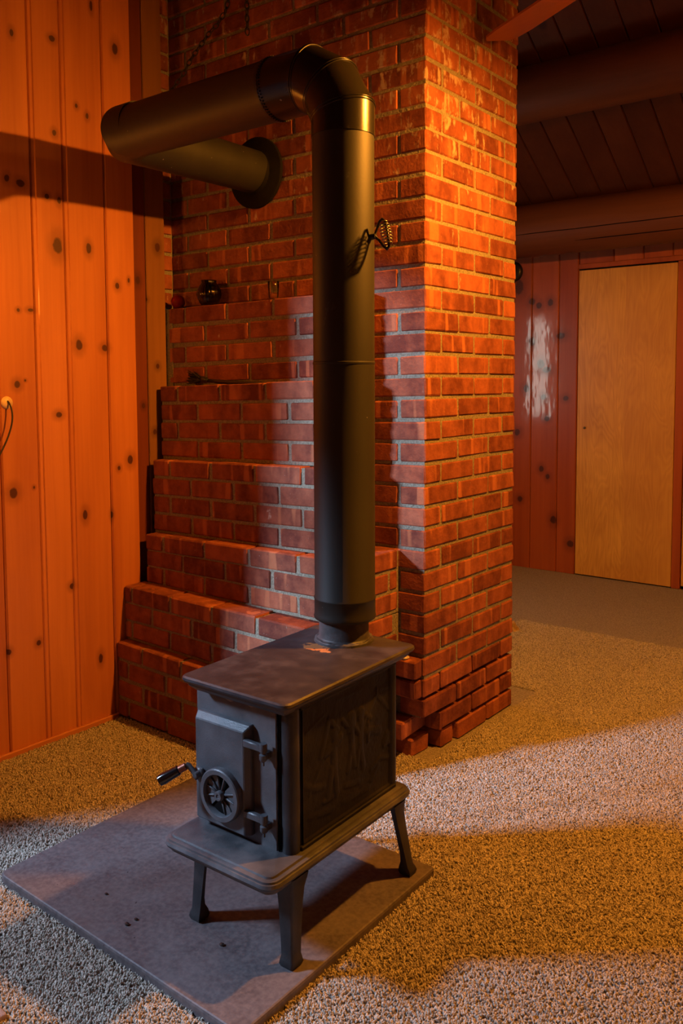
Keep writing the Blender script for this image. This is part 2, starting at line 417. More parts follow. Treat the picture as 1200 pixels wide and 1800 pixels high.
# carpet pile: tufts scattered over the part of the carpet in view
def build_pile():
    b = mb(); bmesh.ops.create_icosphere(b, subdivisions=1, radius=1)
    for v in b.verts: v.co = Vector((v.co.x*.0025, v.co.y*.0025, v.co.z*.0046+.003))
    tuft = obj('tuft', b, M['pile'], None, True)
    quads = [(-1.09, 1.55, -2.0, .0), (.02, 1.75, 0, .8), (-.5, 2.2, .8, 1.7)]
    b = mb()
    for x0, x1, y0, y1 in quads:
        b.faces.new([b.verts.new(p) for p in ((x0, y0, FZ), (x1, y0, FZ), (x1, y1, FZ), (x0, y1, FZ))])
    base = obj('carpet_pile', b, M['pile'], fl); base['kind'] = 'stuff'
    ng = bpy.data.node_groups.new('pile', 'GeometryNodeTree')
    ng.interface.new_socket('Geometry', in_out='INPUT', socket_type='NodeSocketGeometry'); ng.interface.new_socket('Geometry', in_out='OUTPUT', socket_type='NodeSocketGeometry')
    N = ng.nodes.new; gi = N('NodeGroupInput'); go = N('NodeGroupOutput'); d = N('GeometryNodeDistributePointsOnFaces'); ip = N('GeometryNodeInstanceOnPoints'); oi = N('GeometryNodeObjectInfo')
    rr = N('FunctionNodeRandomValue'); rr.data_type = 'FLOAT_VECTOR'; rs = N('FunctionNodeRandomValue'); rs.data_type = 'FLOAT_VECTOR'
    d.inputs['Density'].default_value = 60000
    rr.inputs[0].default_value = (-.6, -.6, 0); rr.inputs[1].default_value = (.6, .6, 6.28)
    rs.inputs[0].default_value = (.7, .7, .6); rs.inputs[1].default_value = (1.35, 1.15, 1.5); rs.inputs['Seed'].default_value = 3
    oi.inputs['Object'].default_value = tuft
    L = ng.links.new
    L(gi.outputs[0], d.inputs['Mesh']); L(d.outputs['Points'], ip.inputs['Points']); L(oi.outputs['Geometry'], ip.inputs['Instance'])
    L(rr.outputs[0], ip.inputs['Rotation']); L(rs.outputs[0], ip.inputs['Scale']); L(ip.outputs[0], go.inputs[0])
    m = base.modifiers.new('pile', 'NODES'); m.node_group = ng
    tuft.parent = base; tuft.location = (.7, -1.9, FZ-.05)
build_pile()

# left wall of knotty pine boards
def vplank(parent, u0, u1, z0, z1, face, axis, thick=.018, mat=None, wide=0.0):
    """vertical board; axis 'x': face at x=face looking +x, u is y;  axis 'y': face at y=face looking -y, u is x"""
    b = mb(); g = .0012; ch = .005; w0 = ch + wide
    prof = [(u0+g, -thick), (u0+g, -.006), (u0+g+w0, 0), (u1-g-ch, 0), (u1-g, -.006), (u1-g, -thick)]
    if wide: prof = [(u0+g, -thick), (u0+g, -.008), (u0+g+.004, -.004), (u0+g+w0-.003, -.004), (u0+g+w0, 0), (u1-g-ch, 0), (u1-g, -.006), (u1-g, -thick)]
    rings = []
    for z in (z0, z1):
        rings.append([b.verts.new((face+d, u, z) if axis == 'x' else (u, face-d, z)) for u, d in prof])
    n = len(prof)
    for k in range(n): b.faces.new((rings[0][k], rings[0][(k+1) % n], rings[1][(k+1) % n], rings[1][k]))
    b.faces.new(rings[0][::-1]); b.faces.new(rings[1])
    return obj('plank', b, mat, parent)
b = mb()
pts = [(YF, FZ), (-.262, FZ), (-.262, ceil_z(-.262)), (RIDGE_Y, ceil_z(RIDGE_Y)), (YF, ceil_z(YF))]
lo = [b.verts.new((WX-.12, y, z-.002)) for y, z in pts]; hi = [b.verts.new((WX-.02, y, z-.002)) for y, z in pts]
b.faces.new(lo); b.faces.new(hi[::-1])
for k in range(5): b.faces.new((lo[k], hi[k], hi[(k+1) % 5], lo[(k+1) % 5]))
# window opening in the left wall, cut as a boolean-free frame: wall split is not needed, pane sits in a real hole
wl_bm = b
# build left wall backing as strips around the window hole (y -2.55..-1.95, z -0.15..0.62)
b.free()
WH = (-2.6125, -1.6075, -.52, .66)
b = mb()
def wall_strip(b, y0, y1, z0, z1=None):
    n = max(1, int((y1-y0)/.4)); 
    for i in range(n):
        a, c = y0+(y1-y0)*i/n, y0+(y1-y0)*(i+1)/n
        za = (ceil_z(a) if z1 is None else z1); zc = (ceil_z(c) if z1 is None else z1)
        vs = [b.verts.new((x, y, z)) for x in (WX-.12, WX-.02) for y, z in ((a, z0), (c, z0), (c, zc), (a, za))]
        for f in ((0,1,2,3),(7,6,5,4),(0,4,5,1),(1,5,6,2),(2,6,7,3),(3,7,4,0)): b.faces.new([vs[i_] for i_ in f])
wall_strip(b, YF, WH[0], FZ); wall_strip(b, WH[0], WH[1], FZ, WH[2]); wall_strip(b, WH[0], WH[1], WH[3]); wall_strip(b, WH[1], RIDGE_Y, FZ); wall_strip(b, RIDGE_Y, -.262, FZ)
wl = tag(obj('wall_left', b, M['dark']), kind='structure')
edges = [-.262, -.390, -.557, -.678, -.815, -.945, -1.08, -1.20, -1.34, -1.47, -1.6075]
for i, (u1, u0) in enumerate(zip(edges, edges[1:])):
    zt = min(ceil_z(u0), ceil_z(u1))-.01
    vplank(wl, u0, u1, FZ+.002, zt, WX, 'x', mat=M['pine'], wide=(.012 if i in (1, 2, 4) else 0))
y = -1.6075
while y > YF+.2:
    u0 = y-.1675
    zt = min(ceil_z(u0), ceil_z(y))-.01
    if y <= WH[1]+1e-6 and u0 >= WH[0]-1e-3:
        vplank(wl, u0, y, FZ+.002, WH[2], WX, 'x', mat=M['pine']); vplank(wl, u0, y, WH[3], zt, WX, 'x', mat=M['pine'])
    else: vplank(wl, u0, y, FZ+.002, zt, WX, 'x', mat=M['pine'])
    y = u0
tag(obj('baseboard_left', boxm(WX, WX+.012, YF+.02, -.385, FZ+.0005, FZ+.022, bev=.003), M['pine_base']), kind='structure')
# recessed corner post between the boards and the brickwork
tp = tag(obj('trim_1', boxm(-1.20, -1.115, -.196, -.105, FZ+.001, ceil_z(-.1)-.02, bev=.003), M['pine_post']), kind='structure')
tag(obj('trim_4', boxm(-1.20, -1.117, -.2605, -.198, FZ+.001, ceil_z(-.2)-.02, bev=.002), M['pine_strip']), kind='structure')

def window(name, rect, axis, pos, inward, mull=(1, 1)):
    """rect = (u0,u1,z0,z1); frame + sashes + panes set in an opening"""
    u0, u1, z0, z1 = rect
    def bx(b, a0, a1, d0, d1, c0, c1):
        if axis == 'x': box(b, pos+min(d0*inward, d1*inward), pos+max(d0*inward, d1*inward), a0, a1, c0, c1)
        else: box(b, a0, a1, pos+min(d0*inward, d1*inward), pos+max(d0*inward, d1*inward), c0, c1)
    root = tag(empty(name), kind='structure')
    b = mb(); f = .035
    for a0, a1, c0, c1 in ((u0, u0+f, z0, z1), (u1-f, u1, z0, z1), (u0+f, u1-f, z0, z0+f), (u0+f, u1-f, z1-f, z1)): bx(b, a0, a1, -.1, .012, c0, c1)
    obj('window_frame', b, M['pine_trim'], root)
    b = mb(); bx(b, u0+f, u1-f, -.057, -.053, z0+f, z1-f); obj('pane', b, M['pane'], root)
    for i in range(1, mull[0]+1):
        u = u0+(u1-u0)*i/(mull[0]+1); b = mb(); bx(b, u-.009, u+.009, -.07, -.04, z0+f, z1-f); obj('glazing_bar', b, M['pine_trim'], root)
    for i in range(1, mull[1]+1):
        z = z0+(z1-z0)*i/(mull[1]+1); b = mb(); bx(b, u0+f, u1-f, -.068, -.042, z-.009, z+.009); obj('glazing_bar', b, M['pine_trim'], root)
    return root
window('window_1', WH, 'x', WX-.02, 1, (1, 1))

# far wall with pine boards and flush doors
wb = tag(obj('wall_back', boxm(XL, XR, YB+.02, YB+.1, FZ, ceil_z(YB+.06)-.005), M['dark']), kind='structure')
for u0, u1 in zip([-1.72, -1.55, -1.37, -1.20, -1.022, -.837], [-1.55, -1.37, -1.20, -1.022, -.837, -.709]):
    vplank(wb, u0, u1, FZ+.002, .94, YB, 'y', mat=M['pine_far'])
for u0, u1 in zip([-.705, -.485, -.305, -.133, .045, .225, .40, .58], [-.485, -.305, -.133, .045, .225, .40, .58, .72]):
    vplank(wb, u0, u1, .712, .94, YB, 'y', mat=M['pine_far'])
u = .72
while u < XR-.1:
    vplank(wb, u, min(u+.18, XR-.005), FZ+.002, .94, YB, 'y', mat=M['pine_far']); u += .18
def fboard(n, *a, mat=None, par=None, kind='structure', bev=.003):
    o = obj(n, boxm(*a, bev=bev), mat, par)
    if par is None: tag(o, kind=kind)
    return o
fboard('trim_2', -.709, .70, YB-.004, YB+.018, .681, .711, mat=M['pine_far'])
fboard('trim_3', -.102, -.052, YB-.008, YB+.018, FZ+.002, .679, mat=M['pine_far'])
d1 = tag(empty('door_1', (-.405, YB, FZ)), kind='structure')
obj('door_panel', boxm(-.297, .300, -.006, .018, .008, 1.922, bev=.002), M['door'], d1)
b = mb(); lathe(b, [(.0, -.012), (.004, -.012), (.0075, -.009), (.0075, -.003), (.005, 0), (.005, .004)], 20, -.244, -.006, .943, 'Y'); obj('door_pull', b, M['spring'], d1, True)
d2 = tag(empty('door_2', (.30, YB, FZ)), kind='structure')
obj('door_panel', boxm(-.346, .395, -.004, .018, .022, 1.922, bev=.002), M['door'], d2)
b = mb(); lathe(b, [(.0, -.012), (.004, -.012), (.0075, -.009), (.0075, -.003), (.005, 0), (.005, .004)], 20, .33, -.004, .943, 'Y'); obj('door_pull', b, M['spring'], d2, True)

# other walls, closing the room
fw = mb()
OW = (2.66, 3.42, FZ+.03, .50)     # glazed opening behind the camera
zf = ceil_z(YF)-.004
box(fw, XL, OW[0], YF-.1, YF, FZ, zf); box(fw, OW[1], XR, YF-.1, YF, FZ, zf); box(fw, OW[0], OW[1], YF-.1, YF, OW[3], zf); box(fw, OW[0], OW[1], YF-.1, YF, FZ, OW[2])
tag(obj('wall_front', fw, M['plaster']), kind='structure')
window('window_2', OW, 'y', YF-.03, 1, (0, 0))
def gable(name, x0, x1, y0, y1, mat, hole=None):
    b = mb(); segs = [y0] + [v for v in (RIDGE_Y,) if y0 < v < y1] + [y1]
    def strip(a, c, z0, z1=None):
        za, zc = (ceil_z(a)-.004, ceil_z(c)-.004) if z1 is None else (z1, z1)
        vs = [b.verts.new((x, y, z)) for x in (x0, x1) for y, z in ((a, z0), (c, z0), (c, zc), (a, za))]
        for f in ((0,1,2,3),(7,6,5,4),(0,4,5,1),(1,5,6,2),(2,6,7,3),(3,7,4,0)): b.faces.new([vs[i_] for i_ in f])
    if hole:
        strip(y0, hole[0], FZ); strip(hole[0], hole[1], FZ, hole[2]); strip(hole[0], hole[1], hole[3]); strip(hole[1], y1, FZ)
    else:
        for a, c in zip(segs, segs[1:]): strip(a, c, FZ)
    return tag(obj(name, b, mat), kind='structure')
gable('wall_right', XR, XR+.1, YF, YB+.02, M['plaster'])
FH = (.72, 1.32, -.42, .56)
gable('wall_alcove', XL-.1, XL, .2, YB+.02, M['pine_far'], FH)
window('window_3', FH, 'x', XL-.02, 1, (0, 1))
tag(obj('wall_partition', boxm(XL, -1.312, .2, .3, FZ, ceil_z(.3)-.01), M['pine_far']), kind='structure')

# ceiling: sloping tongue-and-groove boards
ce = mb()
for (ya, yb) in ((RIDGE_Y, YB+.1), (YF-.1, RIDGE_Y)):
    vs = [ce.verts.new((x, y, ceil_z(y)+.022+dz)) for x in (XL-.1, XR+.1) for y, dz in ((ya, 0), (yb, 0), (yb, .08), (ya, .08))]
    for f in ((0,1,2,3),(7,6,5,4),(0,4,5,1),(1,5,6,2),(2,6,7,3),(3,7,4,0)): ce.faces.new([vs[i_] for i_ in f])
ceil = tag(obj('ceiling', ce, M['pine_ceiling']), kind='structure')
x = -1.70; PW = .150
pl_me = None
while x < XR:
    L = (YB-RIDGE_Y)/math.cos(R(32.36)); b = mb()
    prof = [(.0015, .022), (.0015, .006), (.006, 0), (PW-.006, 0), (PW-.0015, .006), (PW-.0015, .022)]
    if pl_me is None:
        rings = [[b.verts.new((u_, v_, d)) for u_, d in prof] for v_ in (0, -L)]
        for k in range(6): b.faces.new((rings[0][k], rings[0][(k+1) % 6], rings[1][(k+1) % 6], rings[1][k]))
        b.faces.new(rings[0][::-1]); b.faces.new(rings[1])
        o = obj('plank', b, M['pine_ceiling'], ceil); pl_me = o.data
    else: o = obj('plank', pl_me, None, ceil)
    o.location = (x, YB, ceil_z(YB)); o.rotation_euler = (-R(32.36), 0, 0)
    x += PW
# round log beams under the boards
def log(name, y, z, r, label, seed):
    b = mb(); rings = []; n = 44; seg = 36
    for i in range(n+1):
        x = XL+.01+(XR-XL-.02)*i/n
        ring = []
        for k in range(seg):
            th = 2*math.pi*k/seg
            rr = r*(1+.035*noise.noise(Vector((x*1.1, math.cos(th)*1.3+seed, math.sin(th)*1.3)))+.012*noise.noise(Vector((x*5, th*2, seed))))
            d = th-(R(8) if seed < 5 else R(200))          # drying check
            ring.append(b.verts.new((x, y+rr*math.cos(th), z+rr*math.sin(th))))
        rings.append(ring)
    for a, c in zip(rings, rings[1:]):
        for k in range(seg): b.faces.new((a[k], a[(k+1) % seg], c[(k+1) % seg], c[k]))
    b.faces.new(rings[0][::-1]); b.faces.new(rings[-1])
    o = obj(name, b, M['log'], None, True); tag(o, label, 'beam', 'round log beams under the ceiling')
    # drying cracks as thin dark gaps let into the log
    for (ang, x0, x1) in ((R(196), -1.0, .9), (R(222), -.6, 1.6)) if seed == 2 else ((R(214), .3, 1.6),):
        pts = []
        for i in range(15):
            x = x0+(x1-x0)*i/14; a = ang+.03*noise.noise(Vector((x*3, seed, 0)))
            pts.append((x, y+(r*.998)*math.cos(a), z+(r*.998)*math.sin(a)))
        cb = mb(); sweep(cb, pts, [.0005]+[.0026]*13+[.0005], 6); obj('drying_crack', cb, M['dark'], o)
    return o
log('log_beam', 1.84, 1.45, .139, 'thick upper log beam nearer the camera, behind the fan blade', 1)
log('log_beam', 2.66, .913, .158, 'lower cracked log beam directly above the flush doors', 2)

# ------------------------------------------------------------------ brickwork
_bm_cache = {}
def brick_mesh(dx, dy, dz):
    key = (round(dx, 3), round(dy, 3), round(dz, 3)); v = random.randrange(3)
    if (key, v) in _bm_cache: return _bm_cache[(key, v)]
    b = mb(); box(b, -dx/2, dx/2, -dy/2, dy/2, -dz/2, dz/2, bev=min(.0042, dx*.2, dy*.2))
    for vv in b.verts: vv.co += Vector([random.uniform(-.0013, .0013) for _ in range(3)])
    me = bpy.data.meshes.new('brick'); bmesh.ops.recalc_face_normals(b, faces=b.faces[:]); b.to_mesh(me); b.free(); me.materials.append(M['brick'])
    _bm_cache[(key, v)] = me; return me
TK = [(-18, .010), (-14, .020), (-11, .006), (-8, -.020), (-4, -.024), (0, -.028), (4, -.007), (8, 0), (40, 0)]
def tilt(z):
    c = z/CH
    for (a, ta), (d, td) in zip(TK, TK[1:]):
        if c <= d: return ta+(td-ta)*max(0, (c-a)/(d-a))
    return 0
BJ = .0112
def brick(parent, x0, x1, y0, y1, k, jit=.0012, stuff=None, rot=None, dz=0):
    z0, z1 = k*CH+BJ, (k+1)*CH
    zc = (z0+z1)/2; xc = (x0+x1)/2; t = tilt(zc)
    o = bpy.data.objects.new('brick', brick_mesh(x1-x0, y1-y0, z1-z0)); C.objects.link(o); o.parent = parent
    o.location = (xc+random.uniform(-jit, jit), (y0+y1)/2+random.uniform(-jit, jit), zc+t*(-xc/1.1)+random.uniform(-.0012, .0012)+dz)
    o.rotation_euler = rot or (random.uniform(-.004, .004), t/1.1+random.uniform(-.004, .004), random.uniform(-.006, .006))
    return o
def tbox(b, x0, x1, y0, y1, z0, z1):
    vs = box(b, x0, x1, y0, y1, z0, z1)
    for v in vs: v.co.z += tilt(v.co.z)*(-v.co.x/1.1)
JT = .0112
chim = tag(empty('chimney', (0, 0, 0)), 'tall square-cornered red brick chimney that the stovepipe enters', 'chimney')
KTOP = 22; KMAX = int((ceil_z(.62)-.02)/CH)
RH = [(0, .2035), (.214, .4150), (.4265, .6175)]
RS = [(0, .0955), (.1065, .3095), (.3205, .5195), (.5305, .6175)]
XEND = -1.30
mort = mb()
box(mort, XEND+.01, -.0045, .0045, .613, -14*CH, KMAX*CH)
box(mort, XEND+.01, -.03, .19, .609, FZ+.001, -14*CH); box(mort, -.42, -.03, .02, .19, -15.99*CH, -14*CH)
obj('mortar', mort, M['mortar'], chim)
def chimney_course(k, add):
    H = (k % 2 == 0)
    rows = RH if H else RS
    for i, (a, c) in enumerate(rows):
        if i == 0:
            if k == -17: add(-.0965, 0, .108, c, k); continue
            if k == -18: continue
            add(-.0965 if H else -.210, 0, a, c, k)
        else: add(-.0965, 0, a, c, k)
    x = -.0965-JT if H else -.210-JT
    lim = XEND if k >= 4 else (-.42 if k > -16 else -.1)
    while x > lim+.03:
        x0 = max(x-.2105, lim)
        add(x0, x, 0, .0965, k); x = x0-JT
for k in range(-18, KTOP): chimney_course(k, lambda *a: brick(chim, *a))
# higher courses, above the picture, joined
hb = mb()
def addjoined(x0, x1, y0, y1, k): box(hb, x0, x1, y0, y1, k*CH+BJ, (k+1)*CH, bev=.003)
for k in range(KTOP, KMAX): chimney_course(k, addjoined)
tag(obj('upper_bricks', hb, M['brick'], chim), kind='stuff')
# brick cheek returning to the post at the left end
for k in range(4, KTOP): brick(chim, -1.30, -1.187, -.103, -.006, k)
cm = mb(); box(cm, -1.299, -1.194, -.098, .0, 4*CH, KMAX*CH-.1); box(cm, -1.299, -1.085, -.10, .02, FZ+.001, 4*CH-.012); obj('mortar', cm, M['mortar'], chim)
# jagged broken foot of the front corner
brick(chim, -.097, -.004, -.052, -.008, -14, rot=(0, 0, .03))
brick(chim, -.097, -.006, -.044, -.008, -15, rot=(.02, 0, -.04))
brick(chim, -.25, -.055, -.060, .10, -17, rot=(.01, .03, .06))
brick(chim, -.24, -.045, .0, .095, -18, rot=(0, .04, -.05))
brick(chim, -.12, -.008, .115, .195, -18, rot=(0, 0, .04))
brick(chim, -.20, -.02, .21, .285, -18, rot=(0, 0, -.02))
b = mb(); bmesh.ops.create_icosphere(b, subdivisions=2, radius=.5)
for v in b.verts: v.co = Vector((v.co.x*.035, v.co.y*.03, v.co.z*.012)) * (1+.3*noise.noise(v.co*4))
mc = tag(obj('plaster_chip', b, M['white_chip'], chim, True), 'pale chip of old plaster'); mc.location = (-.055, -.034, -13*CH+.004)

steps = tag(empty('stepped_brick_base', (0, 0, 0)), 'stepped red brick base stacked in six ledges left of the stovepipe', 'brick base')
#        yfront  kTop kBot  xleft  xright pitch  anchorA anchorB
SD = [(-.100, 4, 0, -1.105, -.205, .227, -.560, -.676), (-.158, 0, -4, -1.092, -.203, .2245, -.547, -.662),
      (-.210, -4, -8, -1.084, -.200, .217, -.553, -.656), (-.262, -8, -11, -1.068, -.098, .219, -.533, -.646),
      (-.345, -11, -14, -1.093, -.098, .212, -.630, -.729), (-.385, -14, -18, -1.093, -.125, .208, -.742, -.825)]
mo = mb()
for (yf, k1, k0, xl, xr, p, aA, aB) in SD:
    tbox(mo, xl+.004, xr-.0045, yf+.0045, -.001, k0*CH+(.0 if k0 > -18 else .02), k1*CH-.004)
    for row, k in enumerate(range(k1-1, k0-1, -1)):
        if k*CH < FZ-.03: continue
        a = aA if row % 2 == 0 else aB
        js = [a+p*n for n in range(-6, 7)]; js = [j for j in js if xl+.035 < j < xr-.06]
        xs = [xl] + js + [xr]
        for i, (u, v) in enumerate(zip(xs, xs[1:])):
            last = i == len(xs)-2
            brick(steps, u+(JT/2 if i else 0), v-(0 if last else JT/2), yf, yf+(.0965 if not (last and row % 2) else .2), k, jit=.0015)
        # return side at the right end
        if xr > -.2:
            y = yf+(.0965 if not row % 2 else .2)+JT
            while y < -.05:
                y1 = min(y+.2, -.012); brick(steps, xr-.0965, xr, y, y1, k); y = y1+JT
obj('mortar', mo, M['mortar'], steps)

# ------------------------------------------------------------------ hearth slab
b = mb()
cor = [(-.470, -1.222), (.385, -1.228), (.375, -.535), (-.478, -.545)]
top = []; 
for (x, y) in cor: top.append((x, y))
def slab_ring(ins, z):
    cx = sum(c[0] for c in cor)/4; cy = sum(c[1] for c in cor)/4; out = []
    for i, (x, y) in enumerate(cor):
        px, py = cor[i-1]; nx, ny = cor[(i+1) % 4]
        r = .028 if i == 0 else .006
        d0 = Vector((px-x, py-y)).normalized(); d1_ = Vector((nx-x, ny-y)).normalized()
        P0 = Vector((x, y))+d0*r; P2 = Vector((x, y))+d1_*r; P1 = Vector((x, y))
        for k in range(5):
            s = k/4; q = P0*(1-s)**2+P1*2*s*(1-s)+P2*s*s
            v = Vector((cx, cy))-q; q = q+v.normalized()*ins; out.append(b.verts.new((q.x, q.y, z)))
    return out
rings = [slab_ring(0, FZ+.0005), slab_ring(0, FZ+.019), slab_ring(.002, FZ+.0235), slab_ring(.006, FZ+.025)]
n = len(rings[0])
for a, c in zip(rings, rings[1:]):
    for k in range(n): b.faces.new((a[k], a[(k+1) % n], c[(k+1) % n], c[k]))
b.faces.new(rings[0][::-1]); b.faces.new(rings[-1])
slab = tag(obj('hearth_stone', b, M['slab']), 'flat grey slate hearth stone lying on carpet under the stove', 'hearth stone', kind='thing')
ZS = FZ+.025
for (x, y, s, lb) in ((-.047, -1.154, .0055, 'larger of two black cinder crumbs near the front edge of the hearth stone'), (-.046, -1.130, .0045, 'smaller of two black cinder crumbs, the one nearer the stove'), (.172, -1.072, .0055, 'black cinder crumb on the slate between the two front stove legs'), (-.18, -1.112, .004, 'black cinder crumb on the slate at far left, away from the legs')):
    b = mb(); bmesh.ops.create_icosphere(b, subdivisions=1, radius=s)
    for v in b.verts: v.co.z = v.co.z*.5; v.co.x *= 1.3
    o = obj('ember_crumb', b, M['black']); o.location = (x, y, ZS+s*.45)
    tag(o, lb, 'cinder', 'cinder crumbs on the hearth stone')

# ------------------------------------------------------------------ wood stove (local frame: front is -y)
st = tag(empty('wood_stove', (.205, -.85, ZS), R(1.5)), 'small black cast iron wood stove on four legs on the slate hearth', 'stove')
# base plate / ash shelf with moulded edge
b = mb(); stack_profile(b, .165, .268, .034, [(.030, .189), (.012, .189), (.010, .195), (.003, .200), (.000, .206), (.003, .212), (.006, .213), (.007, .217), (.012, .219), (.016, .219), (.018, .2225), (.022, .2235)], -.019, .001)
autosmooth(obj('base_plate', b, M['iron_tray'], st), 30)
# fire box body
bx0, bx1, by0, by1, bz0, bz1 = -.168, .115, -.165, .238, .221, .545
b = mb()
box(b, bx0+.012, bx1-.008, by0+.02, by1, bz0, bz1)
body = obj('fire_box', b, M['iron'], st)
b = mb(); box(b, bx0+.004, .0735, by0, by0+.025, bz0, bz1-.002, bev=.002); fp_ = obj('front_plate', b, M['iron_front'], st)
for (cx_, cy_, rr) in ((bx1-.019, by0+.019, .019), (bx0+.012, by0+.014, .012), (bx1-.012, by1-.012, .012)):
    b = mb(); lathe(b, [(rr, bz0), (rr, bz1)], 24, cx_, cy_, 0); autosmooth(obj('corner_column', b, M['iron'], st), 40)
# furnace cement along the joint of the front plate
b = mb(); pts = [(.0775+.0025*noise.noise(Vector((i*.9, 3, 0))), by0+.001, bz0+.004+i*.0105) for i in range(30)]
sweep(b, pts, [.0022+.0014*noise.noise(Vector((i*1.7, 0, 5))) for i in range(30)], 6); obj('cement_seam', b, M['dark'], st)
b = mb()
for i in range(26):
    t_ = i/25; bmesh.ops.create_icosphere(b, subdivisions=1, radius=.004+.003*random.random(), matrix=Matrix.Translation((-.155+.22*t_, by0-.0008, bz1-.010-.012*random.random()*(1 if .3 < t_ < .75 else .4))) @ Matrix.Diagonal((2.2, .35, .9, 1)))
obj('cement_smear', b, plain('furnace_cement', (.27, .24, .22), .9, .1), st, True)
# top plate
b = mb(); stack_profile(b, .156, .250, .022, [(.026, .536), (.022, .540), (.014, .547), (.012, .553), (.004, .557), (.0, .562), (.001, .567), (.005, .570), (.010, .5705)], -.011, .033)
autosmooth(obj('top_plate', b, M['iron_top'], st), 30)
# relief side panels: a winter valley in low relief (height field)
def relief(name, xface, sign):
    U0, U1, V0, V1 = by0+.040, by1-.028, bz0+.012, bz1-.016; nu, nv = 150, 110
    caps = [((-.03,.475),(-.06,.40),.006,.7),((-.03,.475),(.0,.44),.006,.7),((-.10,.33),(.0,.46),.004,.4),((.154,.474),(.10,.42),.005,.5),((.154,.474),(.205,.425),.005,.5),((.06,.43),(.10,.42),.004,.4),
            ((.154,.474),(.154,.49),.003,.8),((.052,.44),(.056,.37),.008,.9),((.05,.37),(.04,.33),.006,.7),((.058,.37),(.066,.335),.006,.7),((.045,.43),(.02,.455),.005,.9),((.06,.43),(.085,.405),.005,.9),((.052,.43),(.052,.45),.013,1.0),((.09,.43),(.088,.37),.008,.9),((.088,.37),(.10,.32),.007,.6),((.082,.37),(.075,.33),.005,.7),((.09,.445),(.09,.452),.011,1.0),((.115,.40),(.165,.385),.008,.8),
            ((-.045,.40),(.01,.42),.008,.9),((-.015,.41),(-.012,.37),.009,.9),((-.02,.36),(-.035,.30),.007,.9),((-.01,.36),(-.004,.295),.007,.9),((-.012,.43),(-.012,.436),.010,1.0),
            ((-.05,.295),(-.02,.292),.005,.8),((-.12,.36),(-.08,.335),.006,.6),((-.08,.335),(-.05,.33),.006,.6),((.13,.30),(.17,.315),.005,.6),((.17,.315),(.215,.30),.005,.6),((.19,.345),(.20,.36),.011,.8),
            ((.205,.345),(.207,.355),.009,.8),((.16,.30),(.13,.275),.005,.5),((.03,.30),(.08,.29),.006,.6),((-.10,.28),(-.02,.265),.006,.6),((.02,.265),(.12,.26),.006,.5),((.118,.42),(.118,.375),.004,.9),((.128,.425),(.112,.438),.006,.8),
            ((-.11,.47),(-.05,.49),.003,.35),((.0,.51),(.09,.505),.003,.3),((.17,.485),(.21,.478),.003,.35)]
    def h(u, v):
        best = 0
        for (a, c, r, a_) in caps:
            ax, ay = a; cx_, cy_ = c; dx, dy = cx_-ax, cy_-ay; L = dx*dx+dy*dy
            t = 0 if L < 1e-9 else max(0, min(1, ((u-ax)*dx+(v-ay)*dy)/L))
            d = math.hypot(u-ax-t*dx, v-ay-t*dy)/r
            if d < 1.4: best = max(best, a_*max(0, 1-(d/1.4)**2)**.6)
        return best*.0036+.0006*noise.noise(Vector((u*60, v*60, 2)))+.0005*noise.noise(Vector((u*200, v*160, 7)))
    b = mb(); grid = []
    for i in range(nu+1):
        u = U0+(U1-U0)*i/nu; col = []
        for j in range(nv+1):
            v = V0+(V1-V0)*j/nv; edge = min(i, nu-i, j, nv-j)
            hh = .0035 if edge < 2 else h(u, v)
            col.append(b.verts.new((xface+sign*hh, u, v)))
        grid.append(col)
    for i in range(nu):
        for j in range(nv): b.faces.new((grid[i][j], grid[i+1][j], grid[i+1][j+1], grid[i][j+1]))
    return obj(name, b, M['iron_side'], st, True)
relief('side_panel', bx1-.006, 1); relief('side_panel', bx0+.010, -1)
for za, zc in ((bz1-.017, bz1-.004), (bz0, bz0+.011)): obj('side_moulding', boxm(bx1-.010, bx1+.002, by0+.030, by1-.01, za, zc, bev=.002), M['iron_side'], st)
# legs: cabriole with a small pad foot
def leg(tx, ty, fx, fy, name='leg'):
    """tapered corner leg: two thin faces meeting at the outer corner, solid pad foot"""
    b = mb(); zt = .186; sx = 1 if fx > 0 else -1; sy = 1 if fy > 0 else -1
    secs = [(1.03, .027, 0, .010), (.97, .0250, .03, .009), (.86, .0205, .14, .008), (.7, .0182, .3, .008), (.45, .0162, .55, .009), (.22, .0148, .78, .011), (.13, .0145, .87, .016), (.085, .0165, .95, .028), (.035, .0180, 1.0, .034), (.0, .0155, 1.0, .029)]
    rings = []
    for (s, h, f, t) in secs:
        cx_ = tx+(fx-tx)*f; cy_ = ty+(fy-ty)*f; z = zt*s+.001; c = h*.35
        pts = [(h-c, h), (-h, h), (-h, h-t), (h-t, h-t), (h-t, -h), (h, -h), (h, h-c), (h-c*.3, h-c*.3)]
        rings.append([b.verts.new((cx_+x_*sx, cy_+y_*sy, z)) for x_, y_ in pts])
    n = len(rings[0])
    for a, c in zip(rings, rings[1:]):
        for k in range(n): b.faces.new((a[k], a[(k+1) % n], c[(k+1) % n], c[k]))
    b.faces.new(rings[0][::-1]); b.faces.new(rings[-1])
    return autosmooth(obj(name, b, M['iron'], st), 50)
leg(.112, -.168, .122, -.180); leg(-.135, -.168, -.150, -.182); leg(.112, .215, .137, .250); leg(-.135, .215, -.150, .250)
